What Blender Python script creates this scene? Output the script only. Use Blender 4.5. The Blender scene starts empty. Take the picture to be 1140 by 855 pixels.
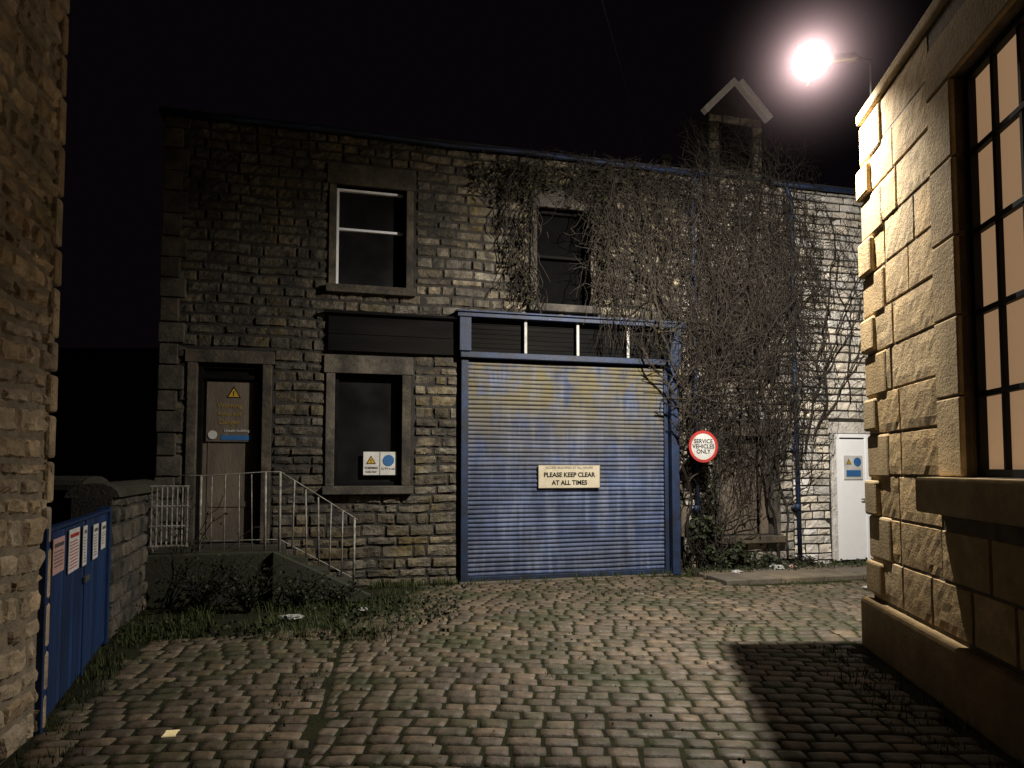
import bpy, math, random
from mathutils import Matrix, Vector, noise
random.seed(7)
R=random.uniform
scene=bpy.context.scene
COL=scene.collection

# ------------------------------------------------------------------ helpers
def link(o):
    COL.objects.link(o); return o

def frame(x,y,dx,dy,z=0):
    return Matrix.Translation((x,y,z)) @ Matrix.Rotation(math.atan2(dy,dx),4,'Z')

class MB:
    def __init__(s): s.v=[]; s.f=[]; s.c=[]; s.m=[]; s.mi=0
    def add(s,vs,fs,col=0.5):
        b=len(s.v); s.v+=vs; s.c+=[col]*len(vs)
        s.f+=[tuple(i+b for i in f) for f in fs]; s.m+=[s.mi]*len(fs)
    def box(s,x0,x1,y0,y1,z0,z1,col=None):
        if col is None: col=random.random()
        vs=[(x0,y0,z0),(x1,y0,z0),(x1,y1,z0),(x0,y1,z0),(x0,y0,z1),(x1,y0,z1),(x1,y1,z1),(x0,y1,z1)]
        s.add(vs,[(0,3,2,1),(4,5,6,7),(0,1,5,4),(1,2,6,5),(2,3,7,6),(3,0,4,7)],col)
    def tube(s,pts,rad,n=5,col=0.5,cap=True):
        if not hasattr(rad,'__len__'): rad=[rad]*len(pts)
        pts=[Vector(p) for p in pts]; vs=[];fs=[]
        for i,p in enumerate(pts):
            d=(pts[min(i+1,len(pts)-1)]-pts[max(i-1,0)])
            if d.length<1e-6: d=Vector((0,0,1))
            d.normalize()
            a=Vector((0,1,0)) if abs(d.y)<.9 else Vector((1,0,0))
            u=d.cross(a).normalized(); w=d.cross(u)
            for k in range(n):
                t=2*math.pi*k/n
                vs.append(tuple(p+(u*math.cos(t)+w*math.sin(t))*rad[i]))
        for i in range(len(pts)-1):
            for k in range(n):
                a=i*n+k;b=i*n+(k+1)%n
                fs.append((a,b,b+n,a+n))
        if cap:
            fs.append(tuple(range(n))[::-1]); fs.append(tuple((len(pts)-1)*n+k for k in range(n)))
        s.add(vs,fs,col)
    def build(s,name,mat,parent=None,M=None,smooth=False,bevel=0):
        me=bpy.data.meshes.new(name); me.from_pydata(s.v,[],s.f)
        mats=mat if isinstance(mat,(list,tuple)) else [mat]
        for m in mats: me.materials.append(m)
        if len(mats)>1: me.polygons.foreach_set('material_index',s.m)
        at=me.attributes.new('tint','FLOAT','POINT'); at.data.foreach_set('value',s.c)
        if smooth: me.polygons.foreach_set('use_smooth',[True]*len(me.polygons))
        me.update()
        o=link(bpy.data.objects.new(name,me))
        if parent: o.parent=parent
        if M is not None: o.matrix_basis=M
        if bevel:
            b=o.modifiers.new('bevel','BEVEL'); b.width=bevel; b.segments=2; b.limit_method='ANGLE'
        return o

def thing(o,label,cat,group=None):
    o['label']=label; o['category']=cat
    if group: o['group']=group
    return o
def empty(name,M,label,cat,group=None):
    o=link(bpy.data.objects.new(name,None)); o.matrix_basis=M; o.empty_display_size=.2
    return thing(o,label,cat,group)

def mat(name,c1,c2=None,rough=.8,scale=6,bump=0,bscale=30,metal=0,tint=0,stain=0,stainc=(.02,.02,.02),sscale=1.2,stretch=(1,1,1),spec=.5,emit=None,es=0,moss=None,mossh=.6,rough2=None,grime=None,bdist=.02,wear=None):
    m=bpy.data.materials.new(name); m.use_nodes=True
    N=m.node_tree.nodes; L=m.node_tree.links
    b=N['Principled BSDF']; b.inputs['Roughness'].default_value=rough; b.inputs['Metallic'].default_value=metal
    b.inputs['Specular IOR Level'].default_value=spec
    tc=N.new('ShaderNodeTexCoord'); mp=N.new('ShaderNodeMapping'); mp.inputs['Scale'].default_value=stretch
    L.new(tc.outputs['Object'],mp.inputs['Vector'])
    def nz(sc,det=3,ro=.6,vec=None):
        n=N.new('ShaderNodeTexNoise'); n.inputs['Scale'].default_value=sc; n.inputs['Detail'].default_value=det; n.inputs['Roughness'].default_value=ro
        L.new(vec or mp.outputs[0],n.inputs['Vector']); return n.outputs['Fac']
    def mr(src,a,b_,c=0,d=1):
        n=N.new('ShaderNodeMapRange'); n.inputs[1].default_value=a;n.inputs[2].default_value=b_;n.inputs[3].default_value=c;n.inputs[4].default_value=d
        L.new(src,n.inputs[0]); return n.outputs[0]
    def mul(a,b_):
        n=N.new('ShaderNodeMath'); n.operation='MULTIPLY'; L.new(a,n.inputs[0]); L.new(b_,n.inputs[1]); return n.outputs[0]
    def mix(f,a,b_,mode='MIX'):
        n=N.new('ShaderNodeMix'); n.data_type='RGBA'; n.blend_type=mode
        for i,x in ((0,f),(6,a),(7,b_)):
            if hasattr(x,'links') or hasattr(x,'is_linked'): L.new(x,n.inputs[i])
            else: n.inputs[i].default_value=x if i==0 else (*x,1)
        return n.outputs[2]
    if c2 is None: c2=tuple(x*.7 for x in c1)
    col=mix(mr(nz(scale),.35,.65),c1,c2)
    if tint:
        at=N.new('ShaderNodeAttribute'); at.attribute_name='tint'
        t=mr(at.outputs['Fac'],0,1,1-tint,1+tint)
        cb=N.new('ShaderNodeCombineXYZ')
        for i in range(3): L.new(t,cb.inputs[i])
        n=N.new('ShaderNodeMix'); n.data_type='RGBA'; n.blend_type='MULTIPLY'; n.inputs[0].default_value=1
        L.new(col,n.inputs[6]); L.new(cb.outputs[0],n.inputs[7]); col=n.outputs[2]
        w=N.new('ShaderNodeMath'); w.operation='FRACT'
        w2=N.new('ShaderNodeMath'); w2.operation='MULTIPLY'; w2.inputs[1].default_value=7.31
        L.new(at.outputs['Fac'],w2.inputs[0]); L.new(w2.outputs[0],w.inputs[0])
        col=mix(w.outputs[0],mix(1.0,col,(1.10,1.0,.84),'MULTIPLY'),col)
    if wear:   # thin vertical worn streaks: (amount, colour)
        mp2=N.new('ShaderNodeMapping'); mp2.inputs['Scale'].default_value=(5,1,.45); L.new(tc.outputs['Object'],mp2.inputs['Vector'])
        col=mix(mr(nz(1.6,5,.7,mp2.outputs[0]),.46,.64,0,wear[0]),col,wear[1])
    if stain: col=mix(mr(nz(sscale,5,.72),.42,.66,0,stain),col,stainc)
    if grime:   # dirt washed down from the top of the thing: (z_low, z_high, amount, colour)
        sx=N.new('ShaderNodeSeparateXYZ'); L.new(tc.outputs['Object'],sx.inputs[0])
        mp3=N.new('ShaderNodeMapping'); mp3.inputs['Scale'].default_value=(1.6,1,.8); L.new(tc.outputs['Object'],mp3.inputs['Vector'])
        col=mix(mul(mr(sx.outputs['Z'],grime[0],grime[1],0,grime[2]),mr(nz(1.9,5,.75,mp3.outputs[0]),.36,.58)),col,grime[3])
    if moss:
        col=mix(mr(nz(1.1,4,.7),mossh-.1,mossh+.08,0,.85),col,moss)
    L.new(col,b.inputs['Base Color'])
    if rough2 is not None: L.new(mr(nz(scale*.6,2),.35,.65,rough,rough2),b.inputs['Roughness'])
    if bump:
        bn=N.new('ShaderNodeBump'); bn.inputs['Strength'].default_value=bump; bn.inputs['Distance'].default_value=bdist
        L.new(nz(bscale,4,.68),bn.inputs['Height']); L.new(bn.outputs[0],b.inputs['Normal'])
    if emit:
        b.inputs['Emission Color'].default_value=(*emit,1); b.inputs['Emission Strength'].default_value=es
    return m

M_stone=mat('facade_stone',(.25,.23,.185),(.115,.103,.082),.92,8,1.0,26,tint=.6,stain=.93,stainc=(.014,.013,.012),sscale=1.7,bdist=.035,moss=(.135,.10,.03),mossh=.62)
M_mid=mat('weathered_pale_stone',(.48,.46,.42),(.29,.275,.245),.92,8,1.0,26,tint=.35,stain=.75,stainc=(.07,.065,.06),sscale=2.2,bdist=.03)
M_pale=mat('pale_stone',(.78,.77,.75),(.60,.59,.57),.92,8,1.0,26,tint=.25,stain=.55,stainc=(.18,.175,.17),sscale=2.2,bdist=.03)  # palest stone, for the right end of the wall and its door surround
M_mortar=mat('facade_mortar',(.035,.031,.026),(.018,.017,.015),.95,8,.6,40)
M_dress=mat('dressed_stone',(.10,.09,.074),(.055,.05,.041),.9,4,.7,26,tint=.18,stain=.85,stainc=(.018,.016,.015),sscale=2)
M_ash=mat('ashlar_stone',(.48,.37,.215),(.36,.275,.16),.92,7,.7,46,tint=.2,stain=.5,stainc=(.18,.135,.08),sscale=2.6,bdist=.013,spec=.2)
M_ashj=mat('ashlar_joint',(.14,.11,.075),(.08,.065,.045),.95,8,.5,40)
M_rub=mat('rubble_stone',(.46,.38,.275),(.29,.235,.165),.92,9,1.0,24,tint=.32,stain=.55,stainc=(.10,.08,.058),sscale=2.4,moss=(.12,.13,.04),mossh=.68)
M_rubj=mat('rubble_mortar',(.26,.215,.155),(.15,.125,.09),.95,8,.8,30)
M_blue=mat('blue_shutter_paint',(.080,.115,.225),(.055,.082,.18),.6,3,.2,60,tint=.2,stain=.7,stainc=(.03,.035,.052),sscale=2.2,stretch=(1,1,.6),rough2=.75,spec=.3,grime=(1.3,2.75,.95,(.155,.130,.058)),wear=(.6,(.21,.235,.30)))
M_blue2=mat('weathered_blue_paint',(.018,.038,.105),(.013,.027,.068),.55,5,.3,50,stain=.8,stainc=(.016,.016,.018),sscale=4,tint=.15,spec=.35)
M_gate=mat('blue_gate_paint',(.014,.042,.145),(.010,.032,.11),.55,5,.3,40,tint=.3,stain=.55,stainc=(.012,.018,.038),sscale=3,stretch=(1,1,.25),spec=.3)
M_white=mat('white_paint',(.5,.49,.46),(.33,.32,.30),.6,9,.2,60,stain=.5,stainc=(.12,.11,.10),sscale=4)
M_whited=mat('white_door_paint',(.90,.92,.95),(.86,.88,.91),.5,5,.05,60,stain=.15,stainc=(.68,.68,.70),sscale=3)
M_cream=mat('cream_sign',(.58,.53,.40),(.50,.45,.33),.5,8,.05,50,stain=.35,stainc=(.28,.22,.13),sscale=6)
M_black=mat('black_lettering',(.010,.010,.010),rough=.7,spec=.1)
M_grey=mat('grey_lettering',(.12,.11,.1),rough=.5)
M_red=mat('red_sign_paint',(.42,.035,.03),(.32,.03,.028),.5,8)
M_yel=mat('yellow_sign',(.5,.32,.03),(.42,.27,.03),.5,8)
M_dyel=mat('faded_yellow_lettering',(.30,.21,.045),(.25,.18,.045),.6,8)
M_signblue=mat('blue_sign',(.03,.13,.34),(.03,.11,.28),.5,8)
M_signwhite=mat('white_sign',(.60,.60,.58),(.48,.48,.46),.5,8,stain=.35,stainc=(.3,.28,.24),sscale=5)
M_tan=mat('weathered_board',(.15,.12,.088),(.10,.08,.06),.8,5,.4,40,stain=.6,stainc=(.045,.038,.03),sscale=2,stretch=(1,1,.3))
M_glass=mat('dark_glass',(.004,.004,.005),(.008,.008,.008),.3,3,.05,4,spec=.25,rough2=.5)
M_dark=mat('dark_interior',(.004,.004,.004),rough=.95,spec=.05)
M_wooddk=mat('dark_timber',(.011,.010,.009),(.005,.005,.005),.9,4,.5,30,stretch=(.2,1,1),spec=.08)
M_metal=mat('grey_metal',(.16,.16,.16),(.10,.10,.10),.5,6,.1,40,metal=.6)
M_rail=mat('flaking_railing_paint',(.38,.375,.35),(.19,.175,.15),.7,14,.3,60,stain=.6,stainc=(.045,.03,.018),sscale=9,spec=.3)
M_slate=mat('roof_slate',(.035,.035,.04),(.02,.02,.024),.75,5,.4,20)
M_render=mat('dim_render',(.34,.25,.18),(.25,.18,.13),.9,3,.3,15,stain=.4)
M_sett=mat('stone_sett',(.150,.120,.088),(.088,.071,.054),.68,13,.6,36,tint=.32,stain=.6,stainc=(.036,.031,.024),sscale=1.3,moss=(.034,.043,.016),mossh=.56,rough2=.5,bdist=.012,spec=.35)
M_soil=mat('soil_moss',(.028,.032,.013),(.020,.019,.012),.95,5,1.0,30,stain=.4,stainc=(.009,.009,.006),sscale=2,spec=.1)
M_flag=mat('flagstone',(.16,.14,.11),(.105,.09,.07),.8,5,.5,25,tint=.2,stain=.5,stainc=(.04,.036,.028))
M_vine=mat('bare_vine_stem',(.040,.035,.030),(.021,.018,.016),.85,20,.4,80,tint=.5,spec=.2)
M_leaf=mat('ivy_leaf',(.022,.031,.013),(.015,.021,.009),.6,20,tint=.55,spec=.25)
M_dleaf=mat('withered_leaf',(.032,.03,.017),(.02,.021,.011),.8,20,tint=.5,spec=.15)
M_grass=mat('grass_blade',(.045,.062,.02),(.033,.045,.014),.7,9,tint=.45,spec=.2)
M_curtain=mat('lit_blind',(.55,.41,.27),(.42,.31,.20),.85,1.2,.0,emit=(1,.60,.32),es=.24,stain=.4,stainc=(.3,.21,.13),sscale=1.6)
M_bars=mat('dark_glazing_bar',(.010,.009,.008),rough=.6,spec=.2)
M_paper=mat('paper',(.62,.61,.60),(.53,.52,.51),.7,20)
M_pink=mat('pink_paper',(.54,.35,.33),(.48,.30,.28),.7,20)
M_litter=mat('litter_plastic',(.5,.5,.48),(.38,.38,.37),.4,20,stain=.3)
M_lens=mat('lamp_lens',(1,1,1),(1,1,1),.3,emit=(1,.84,.66),es=66)
M_curb=mat('step_stone',(.04,.036,.029),(.023,.021,.017),.85,5,.6,25,tint=.2,stain=.6,moss=(.02,.026,.010),mossh=.5)

# -- squared stones in front of a backing sheet; holes=(x0,x1,z0,z1)
def stones(x0,x1,z0,z1,holes,ch,ln,proud,joint,rough=.006,wander=0,margin=.0,chamf=.012,step=.085,tilt=.3,left_shade=0):
    mb=MB(); z=z0
    while z<z1-.03:
        h=R(*ch)
        if z+h>z1-.05: h=z1-z
        zm=z+h/2
        segs=[(x0,x1)]
        for (a,b,c,d) in holes:
            if z+h*.35<d and z+h*.65>c:
                ns=[]
                for p,q in segs:
                    if b<=p or a>=q: ns.append((p,q))
                    else:
                        if a-p>.03: ns.append((p,a))
                        if q-b>.03: ns.append((b,q))
                segs=ns
        for p,q in segs:
            x=p
            while x<q-.01:
                l=R(*ln)
                if q-x-l<ln[0]*.6: l=q-x
                xa,xb=x+joint/2,min(x+l,q)-joint/2; za,zb=z+joint/2,z+h-joint/2
                x+=l
                if xb-xa<.02: continue
                W=xb-xa; H=zb-za
                c=min(chamf,W*.2,H*.2)
                nx=max(2,int(W/step)); nz=max(2,int(H/step))
                us=[0,c]+[c+(W-2*c)*i/nx for i in range(1,nx)]+[W-c,W]
                ws=[0,c]+[c+(H-2*c)*i/nz for i in range(1,nz)]+[H-c,H]
                dp=proud*R(.35,1.25); tl=R(-1,1)*proud*tilt; tw=R(-1,1)*proud*tilt
                vs=[];fs=[]
                nu,nw=len(us),len(ws)
                for j,w in enumerate(ws):
                    for i,u in enumerate(us):
                        edge=i in(0,nu-1) or j in(0,nw-1)
                        ring=i in(1,nu-2) or j in(1,nw-2)
                        y=.012 if edge else -(dp*(.75 if ring else 1)+tl*(2*u/W-1)+tw*(2*w/H-1)+R(-rough,rough))
                        wx=wz=0
                        if wander:
                            n=noise.noise_vector(Vector(((xa+u)*1.7,3.3,(za+w)*1.7)))
                            wx=n.x*wander; wz=n.z*wander
                        if edge or ring: wx+=R(-.3,.3)*joint; wz+=R(-.3,.3)*joint
                        vs.append((min(max(xa+u+wx,x0-.01),x1+.01),y,za+w+wz))
                for j in range(nw-1):
                    for i in range(nu-1):
                        a=j*nu+i; fs.append((a,a+1,a+nu+1,a+nu))
                # darker tint paints in the dimming light towards the left end
                k=1-left_shade*max(0,min(1,(4.6-xa)/3.5)) if left_shade else 1
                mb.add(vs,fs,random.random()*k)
        z+=h
    return mb

def backing(x0,x1,z0,z1,holes,th,y0=0.0):
    xs=sorted({x0,x1}|{min(max(h[i],x0),x1) for h in holes for i in(0,1)})
    zs=sorted({z0,z1}|{min(max(h[i],z0),z1) for h in holes for i in(2,3)})
    mb=MB()
    def solid(i,j):
        if i<0 or j<0 or i>=len(xs)-1 or j>=len(zs)-1: return False
        xm=(xs[i]+xs[i+1])/2; zm=(zs[j]+zs[j+1])/2
        return not any(h[0]<xm<h[1] and h[2]<zm<h[3] for h in holes)
    for i in range(len(xs)-1):
        for j in range(len(zs)-1):
            if not solid(i,j): continue
            a,b,c,d=xs[i],xs[i+1],zs[j],zs[j+1]; y1=y0+th
            mb.add([(a,y0,c),(b,y0,c),(b,y0,d),(a,y0,d)],[(0,1,2,3)])
            mb.add([(a,y1,c),(b,y1,c),(b,y1,d),(a,y1,d)],[(3,2,1,0)])
            if not solid(i-1,j): mb.add([(a,y0,c),(a,y0,d),(a,y1,d),(a,y1,c)],[(0,1,2,3)])
            if not solid(i+1,j): mb.add([(b,y0,c),(b,y1,c),(b,y1,d),(b,y0,d)],[(0,1,2,3)])
            if not solid(i,j-1): mb.add([(a,y0,c),(a,y1,c),(b,y1,c),(b,y0,c)],[(0,1,2,3)])
            if not solid(i,j+1): mb.add([(a,y0,d),(b,y0,d),(b,y1,d),(a,y1,d)],[(0,1,2,3)])
    return mb

def merge(mb,other,mi):
    b=len(mb.v); mb.v+=other.v; mb.c+=other.c
    mb.f+=[tuple(i+b for i in f) for f in other.f]; mb.m+=[mi]*len(other.f)

def boxpart(name,m,par,*a,bevel=0,M=None):
    g=MB(); g.box(*a); return g.build(name,m,par,M,bevel=bevel)
def rod(name,m,par,pts,r,n=6):
    g=MB(); g.tube(pts,r,n); return g.build(name,m,par,smooth=True)

def text(name,body,size,parent,s,y,z,m,M=None,bold=.012,align='CENTER',sx=1):
    cu=bpy.data.curves.new(name,'FONT'); cu.body=body; cu.size=size; cu.align_x=align; cu.align_y='CENTER'
    cu.offset=size*bold; cu.extrude=.0012; cu.space_line=.9
    t=link(bpy.data.objects.new(name+'_tmp',cu))
    bpy.context.view_layer.update()
    me=bpy.data.meshes.new_from_object(t.evaluated_get(bpy.context.evaluated_depsgraph_get()))
    bpy.data.objects.remove(t)
    me.materials.clear(); me.materials.append(m); me.name=name
    o=link(bpy.data.objects.new(name,me)); o.parent=parent
    o.matrix_basis=Matrix.Translation((s,y,z))@Matrix.Rotation(math.pi/2,4,'X')@Matrix.Diagonal((sx,1,1,1))
    return o
def tri(parent,s,z,r,y,name='warning_triangle'):
    mb=MB()
    def t(rr,yy,zz=0): return [(s-rr*.87,yy,z-rr*.5+zz),(s+rr*.87,yy,z-rr*.5+zz),(s,yy,z+rr+zz)]
    mb.add(t(r,y),[(0,1,2)]); mb.mi=1; mb.add(t(r*.74,y-.002),[(0,1,2)]); mb.mi=0
    mb.box(s-r*.06,s+r*.06,y-.005,y-.003,z-r*.05,z+r*.38); mb.box(s-r*.06,s+r*.06,y-.005,y-.003,z-r*.24,z-r*.12)
    return mb.build(name,[M_black,M_yel],parent)

# ------------------------------------------------------------------ main building
TH=.2494
A=frame(-4.22,8.45,math.cos(TH),math.sin(TH))
def FW(s,y,z): return A@Vector((s,y,z))
bld=empty('stone_building',A,'derelict two-storey stone workshop with blue shutter and bare creepers','building')
SHX0,SHX1=3.58,6.92
holes=[(1.94,2.87,3.96,5.32),(4.71,5.53,3.87,5.28),(1.95,2.83,1.31,2.79),(.28,1.06,.59,2.87),
       (7.54,8.30,3.06,4.37),(7.60,8.50,.52,2.03),(9.63,10.24,.08,2.09),(SHX0,SHX1,0,3.6)]
sh=[(1.85,3.0,3.86,5.62),(4.60,5.64,3.77,5.55),(1.83,2.99,1.19,3.03),(.15,1.19,.30,3.03),(7.44,8.40,2.96,4.6),
    (7.5,8.62,.42,2.25),(9.53,10.34,.0,2.28),(SHX0,SHX1,0,3.62)]
w=backing(-.1,13.5,-.05,6.0,holes,.35); w.m=[1]*len(w.f)
merge(w,stones(-.1,6.98,-.02,6.0,sh,(.095,.165),(.15,.48),.032,.012,.013,.020,chamf=.018,step=.06,left_shade=.85),0)
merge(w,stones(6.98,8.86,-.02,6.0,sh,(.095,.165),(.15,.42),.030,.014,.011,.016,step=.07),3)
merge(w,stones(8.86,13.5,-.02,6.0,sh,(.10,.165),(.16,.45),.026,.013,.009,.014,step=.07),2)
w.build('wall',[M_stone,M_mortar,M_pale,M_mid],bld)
g=MB(); g.box(-.1,.25,.36,7,-.05,6.0,.4); g.box(13.15,13.5,.36,7,-.05,6.0,.4); g.box(-.1,13.5,7.0,7.3,-.05,6,.4)
g.build('side_wall',M_dress,bld)
g=MB(); 
g.add([(-.22,-.10,6.06),(13.6,-.10,6.06),(13.6,3.7,7.4),(-.22,3.7,7.4),(13.6,7.5,6.06),(-.22,7.5,6.06),
       (-.22,-.10,6.00),(13.6,-.10,6.00),(13.6,7.5,6.00),(-.22,7.5,6.00)],[(0,1,2,3),(3,2,4,5),(6,7,1,0),(5,4,8,9),(0,3,5,9,6),(1,7,8,4,2),(6,9,8,7)])
g.build('roof',M_slate,bld)
def gutter(a,b):
    g=MB(); n=int((b-a)/.9); pts=[(a+(b-a)*i/n,-.14,5.985+R(-.018,.018)) for i in range(n+1)]
    g.tube(pts,.038,7); g.build('gutter',M_blue2,bld,smooth=True)
gutter(-.2,7.35); gutter(8.46,13.5)
def downpipe(s,zb,off):
    g=MB(); g.tube([(s+off,-.14,5.97),(s+off*.8,-.14,5.90),(s+off*.1,-.10,5.78),(s,-.10,5.68),(s,-.10,3),(s+.03,-.10,zb)],.034,9)
    for z in (5.4,4.2,3.0,1.8,.9):
        if z>zb: g.tube([(s,-.10,z),(s,-.10,z+.09)],.045,9); g.box(s-.07,s+.07,-.06,-.045,z+.02,z+.06)
    return g.build('downpipe',M_blue2,bld,smooth=True)
downpipe(7.14,.15,.02); downpipe(8.86,.08,-.12)
z=0
k=0
g=MB()
while z<5.95:
    h=R(.24,.32); 
    l=.42 if k%2 else .26
    if z+h>5.97:h=5.97-z
    g.box(-.15-R(0,.02),min(.13,-.15+l*.8),-.055-R(0,.01),.3,z+.008,z+h-.008); z+=h;k+=1
g.build('quoin',M_dress,bld,bevel=.012)

def surround(x0,x1,z0,z1,sd,lint,par,sill=True,botm=None,m=None):
    m=m or M_dress
    g=MB(); y0=-.045
    zb=z0 if botm is None else botm
    g.box(x0-sd,x0+.004,y0,.14,zb,z1-.003); g.box(x1-.004,x1+sd,y0,.14,zb,z1-.003)
    g.box(x0-sd-.03,x1+sd+.03,y0-.008,.14,z1,z1+lint)
    o=g.build('stone_surround',m,par,bevel=.008)
    if sill: boxpart('sill',m,par,x0-sd-.03,x1+sd+.03,-.12,.14,z0-.11,z0-.003,bevel=.01)
def glass(name,x0,x1,z0,z1,y,m=M_glass,parent=bld):
    return boxpart(name,m,parent,x0,x1,y,y+.012,z0,z1)
def wframe(par,x0,x1,z0,z1,y,t,m,hz=(),vx=(),parts='LRTB',d=.05):
    g=MB()
    if 'L' in parts: g.box(x0,x0+t,y-d,y+.0,z0,z1)
    if 'R' in parts: g.box(x1-t,x1,y-d,y+.0,z0,z1)
    if 'T' in parts: g.box(x0+t,x1-t,y-d,y+.0,z1-t,z1)
    if 'B' in parts: g.box(x0+t,x1-t,y-d,y+.0,z0,z0+t)
    for h in hz: g.box(x0+t,x1-t,y-d-.003,y,h-t/2,h+t/2)
    for v in vx: g.box(v-t/2,v+t/2,y-d+.003,y,z0+t,z1-t)
    return g.build('frame',m,par,bevel=.004)
wi=glass('window',1.94,2.87,3.96,5.32,.15); surround(1.94,2.87,3.96,5.32,.09,.28,wi)
wframe(wi,1.945,2.865,3.965,5.315,.148,.032,M_whited,hz=(4.76,),parts='LT')
wi=glass('window',4.71,5.53,3.87,5.28,.19,M_dark); surround(4.71,5.53,3.87,5.28,.09,.26,wi)
wframe(wi,4.715,5.525,3.875,5.275,.148,.04,M_wooddk,hz=(4.6,))
wi=glass('window',1.95,2.83,1.31,2.79,.12); surround(1.95,2.83,1.31,2.79,.11,.24,wi)
wframe(wi,1.955,2.825,1.315,2.785,.118,.045,M_wooddk)
wi=glass('window',7.54,8.30,3.06,4.37,.15,M_dark); surround(7.54,8.30,3.06,4.37,.09,.22,wi)
wframe(wi,7.545,8.295,3.065,4.365,.148,.04,M_wooddk,hz=(3.7,))
wi=glass('window',7.60,8.50,.52,2.03,.16,M_dark); wi['label']='boarded-up window with weathered planks'
surround(7.60,8.50,.52,2.03,.10,.2,wi)
g=MB(); x=7.62
for i,wd in enumerate((.14,.13,.15,.12,.13)):
    g.box(x,x+wd-.006,.10+R(-.008,.008),.13,.53,2.0-R(0,.12)); x+=wd
g.box(8.33,8.47,.08,.12,.53,1.98)
g.build('boarding',M_tan,wi,bevel=.004)
dr=MB(); dr.box(.34,1.0,.12,.16,.61,2.66); dr.box(.42,.92,.108,.12,1.05,1.12,.3); dr.box(.40,.415,.112,.12,.66,2.6,.2)
dr=dr.build('door',M_tan,bld); dr['label']='boarded brown door with warning notices'
wframe(dr,.285,1.055,.60,2.865,.13,.055,M_wooddk,hz=(2.70,),parts='LRT',d=.09)
glass('transom_glass',.34,1.0,2.72,2.81,.10,M_glass,dr)
surround(.28,1.06,.59,2.87,.11,.16,dr,sill=False)
dr=MB(); dr.box(9.70,10.17,-.035,.01,.1,2.0); dr=dr.build('door',M_whited,bld,bevel=.003); dr['label']='plain white metal door'
wframe(dr,9.635,10.235,.09,2.085,.0,.06,M_whited,parts='LRT',d=.04)
surround(9.63,10.24,.09,2.09,.08,.18,dr,sill=False,m=M_pale)
rod('handle',M_metal,dr,[(10.12,-.04,1.05),(10.12,-.08,1.05),(10.05,-.08,1.05)],.011)
g=MB(); g.box(1.86,3.53,-.075,-.03,3.08,3.30,.3); g.box(1.86,3.53,-.07,-.03,3.306,3.56,.6); g.box(1.80,3.55,-.14,-.03,3.565,3.60,.4)
g.build('fascia_board',M_wooddk,bld,bevel=.004)

# shutter
g=MB(); pitch=.0602; n=49; prof=[]
for i in range(n):
    for t,y in ((0,0),(.12,-.013),(.35,-.021),(.6,-.019),(.82,-.010),(.92,.004)):
        prof.append((.07+(i+t)*pitch,y-.03))
vs=[];fs=[]
xs=[3.70+ (6.66-3.70)*k/24 for k in range(25)]
for k,(z,y) in enumerate(prof):
    rr=random.Random(k//6); sag=rr.uniform(-.004,.004); tl=rr.uniform(-.004,.004)
    for x in xs: vs.append((x,y+sag+.008*math.sin(x*2.1+z*1.3)+tl*(x-5.2)/1.5+.003*math.sin(x*6+k//6),z+.003*math.sin(x*3+k//6*.5)))
nx=len(xs)
for k in range(len(prof)-1):
    for i in range(nx-1): fs.append((k*nx+i,k*nx+i+1,(k+1)*nx+i+1,(k+1)*nx+i))
g.add(vs,fs)
for k in range(len(prof)):
    c=random.Random(99+k//6).random()
    for i in range(nx): g.c[k*nx+i]=c
shut=g.build('roller_shutter_door',M_blue,bld); shut['label']='grimy blue corrugated roller shutter'
boxpart('bottom_rail',M_blue2,shut,3.70,6.66,-.085,-.005,.015,.075,bevel=.005)
boxpart('guide_rail',M_blue2,shut,3.62,3.72,-.09,.05,0.0,3.02,bevel=.006)
boxpart('guide_rail',M_blue2,shut,6.64,6.70,-.09,.05,0,3.02,bevel=.006)
boxpart('post',M_blue2,shut,6.715,6.84,-.17,.10,0.0,3.6,bevel=.01)
g=MB(); g.box(6.845,6.93,-.19,-.10,.55,1.0); g.box(6.86,6.915,-.2,-.19,.62,.92); g.build('control_box',M_tan,shut,bevel=.006)
g=MB()
g.box(3.55,6.94,-.20,.05,3.60,3.655); g.box(3.52,6.98,-.23,.05,3.66,3.685)
g.box(3.60,6.72,-.15,.05,3.05,3.13)
g.box(3.58,3.74,-.18,.0,3.135,3.595); g.box(6.74,6.88,-.18,.0,3.03,3.595); 
g.build('shutter_head',M_blue2,shut,bevel=.006)
for x in (4.52,5.29,6.06): boxpart('mullion',M_white,shut,x-.020,x+.020,-.13,-.08,3.135,3.595,bevel=.004)
g=MB()
for i in range(7): g.box(3.75,6.71,-.05-.003*(i%2),-.04,3.14+i*.065,3.14+i*.065+.059)
g.build('fanlight',M_wooddk,shut)

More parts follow.
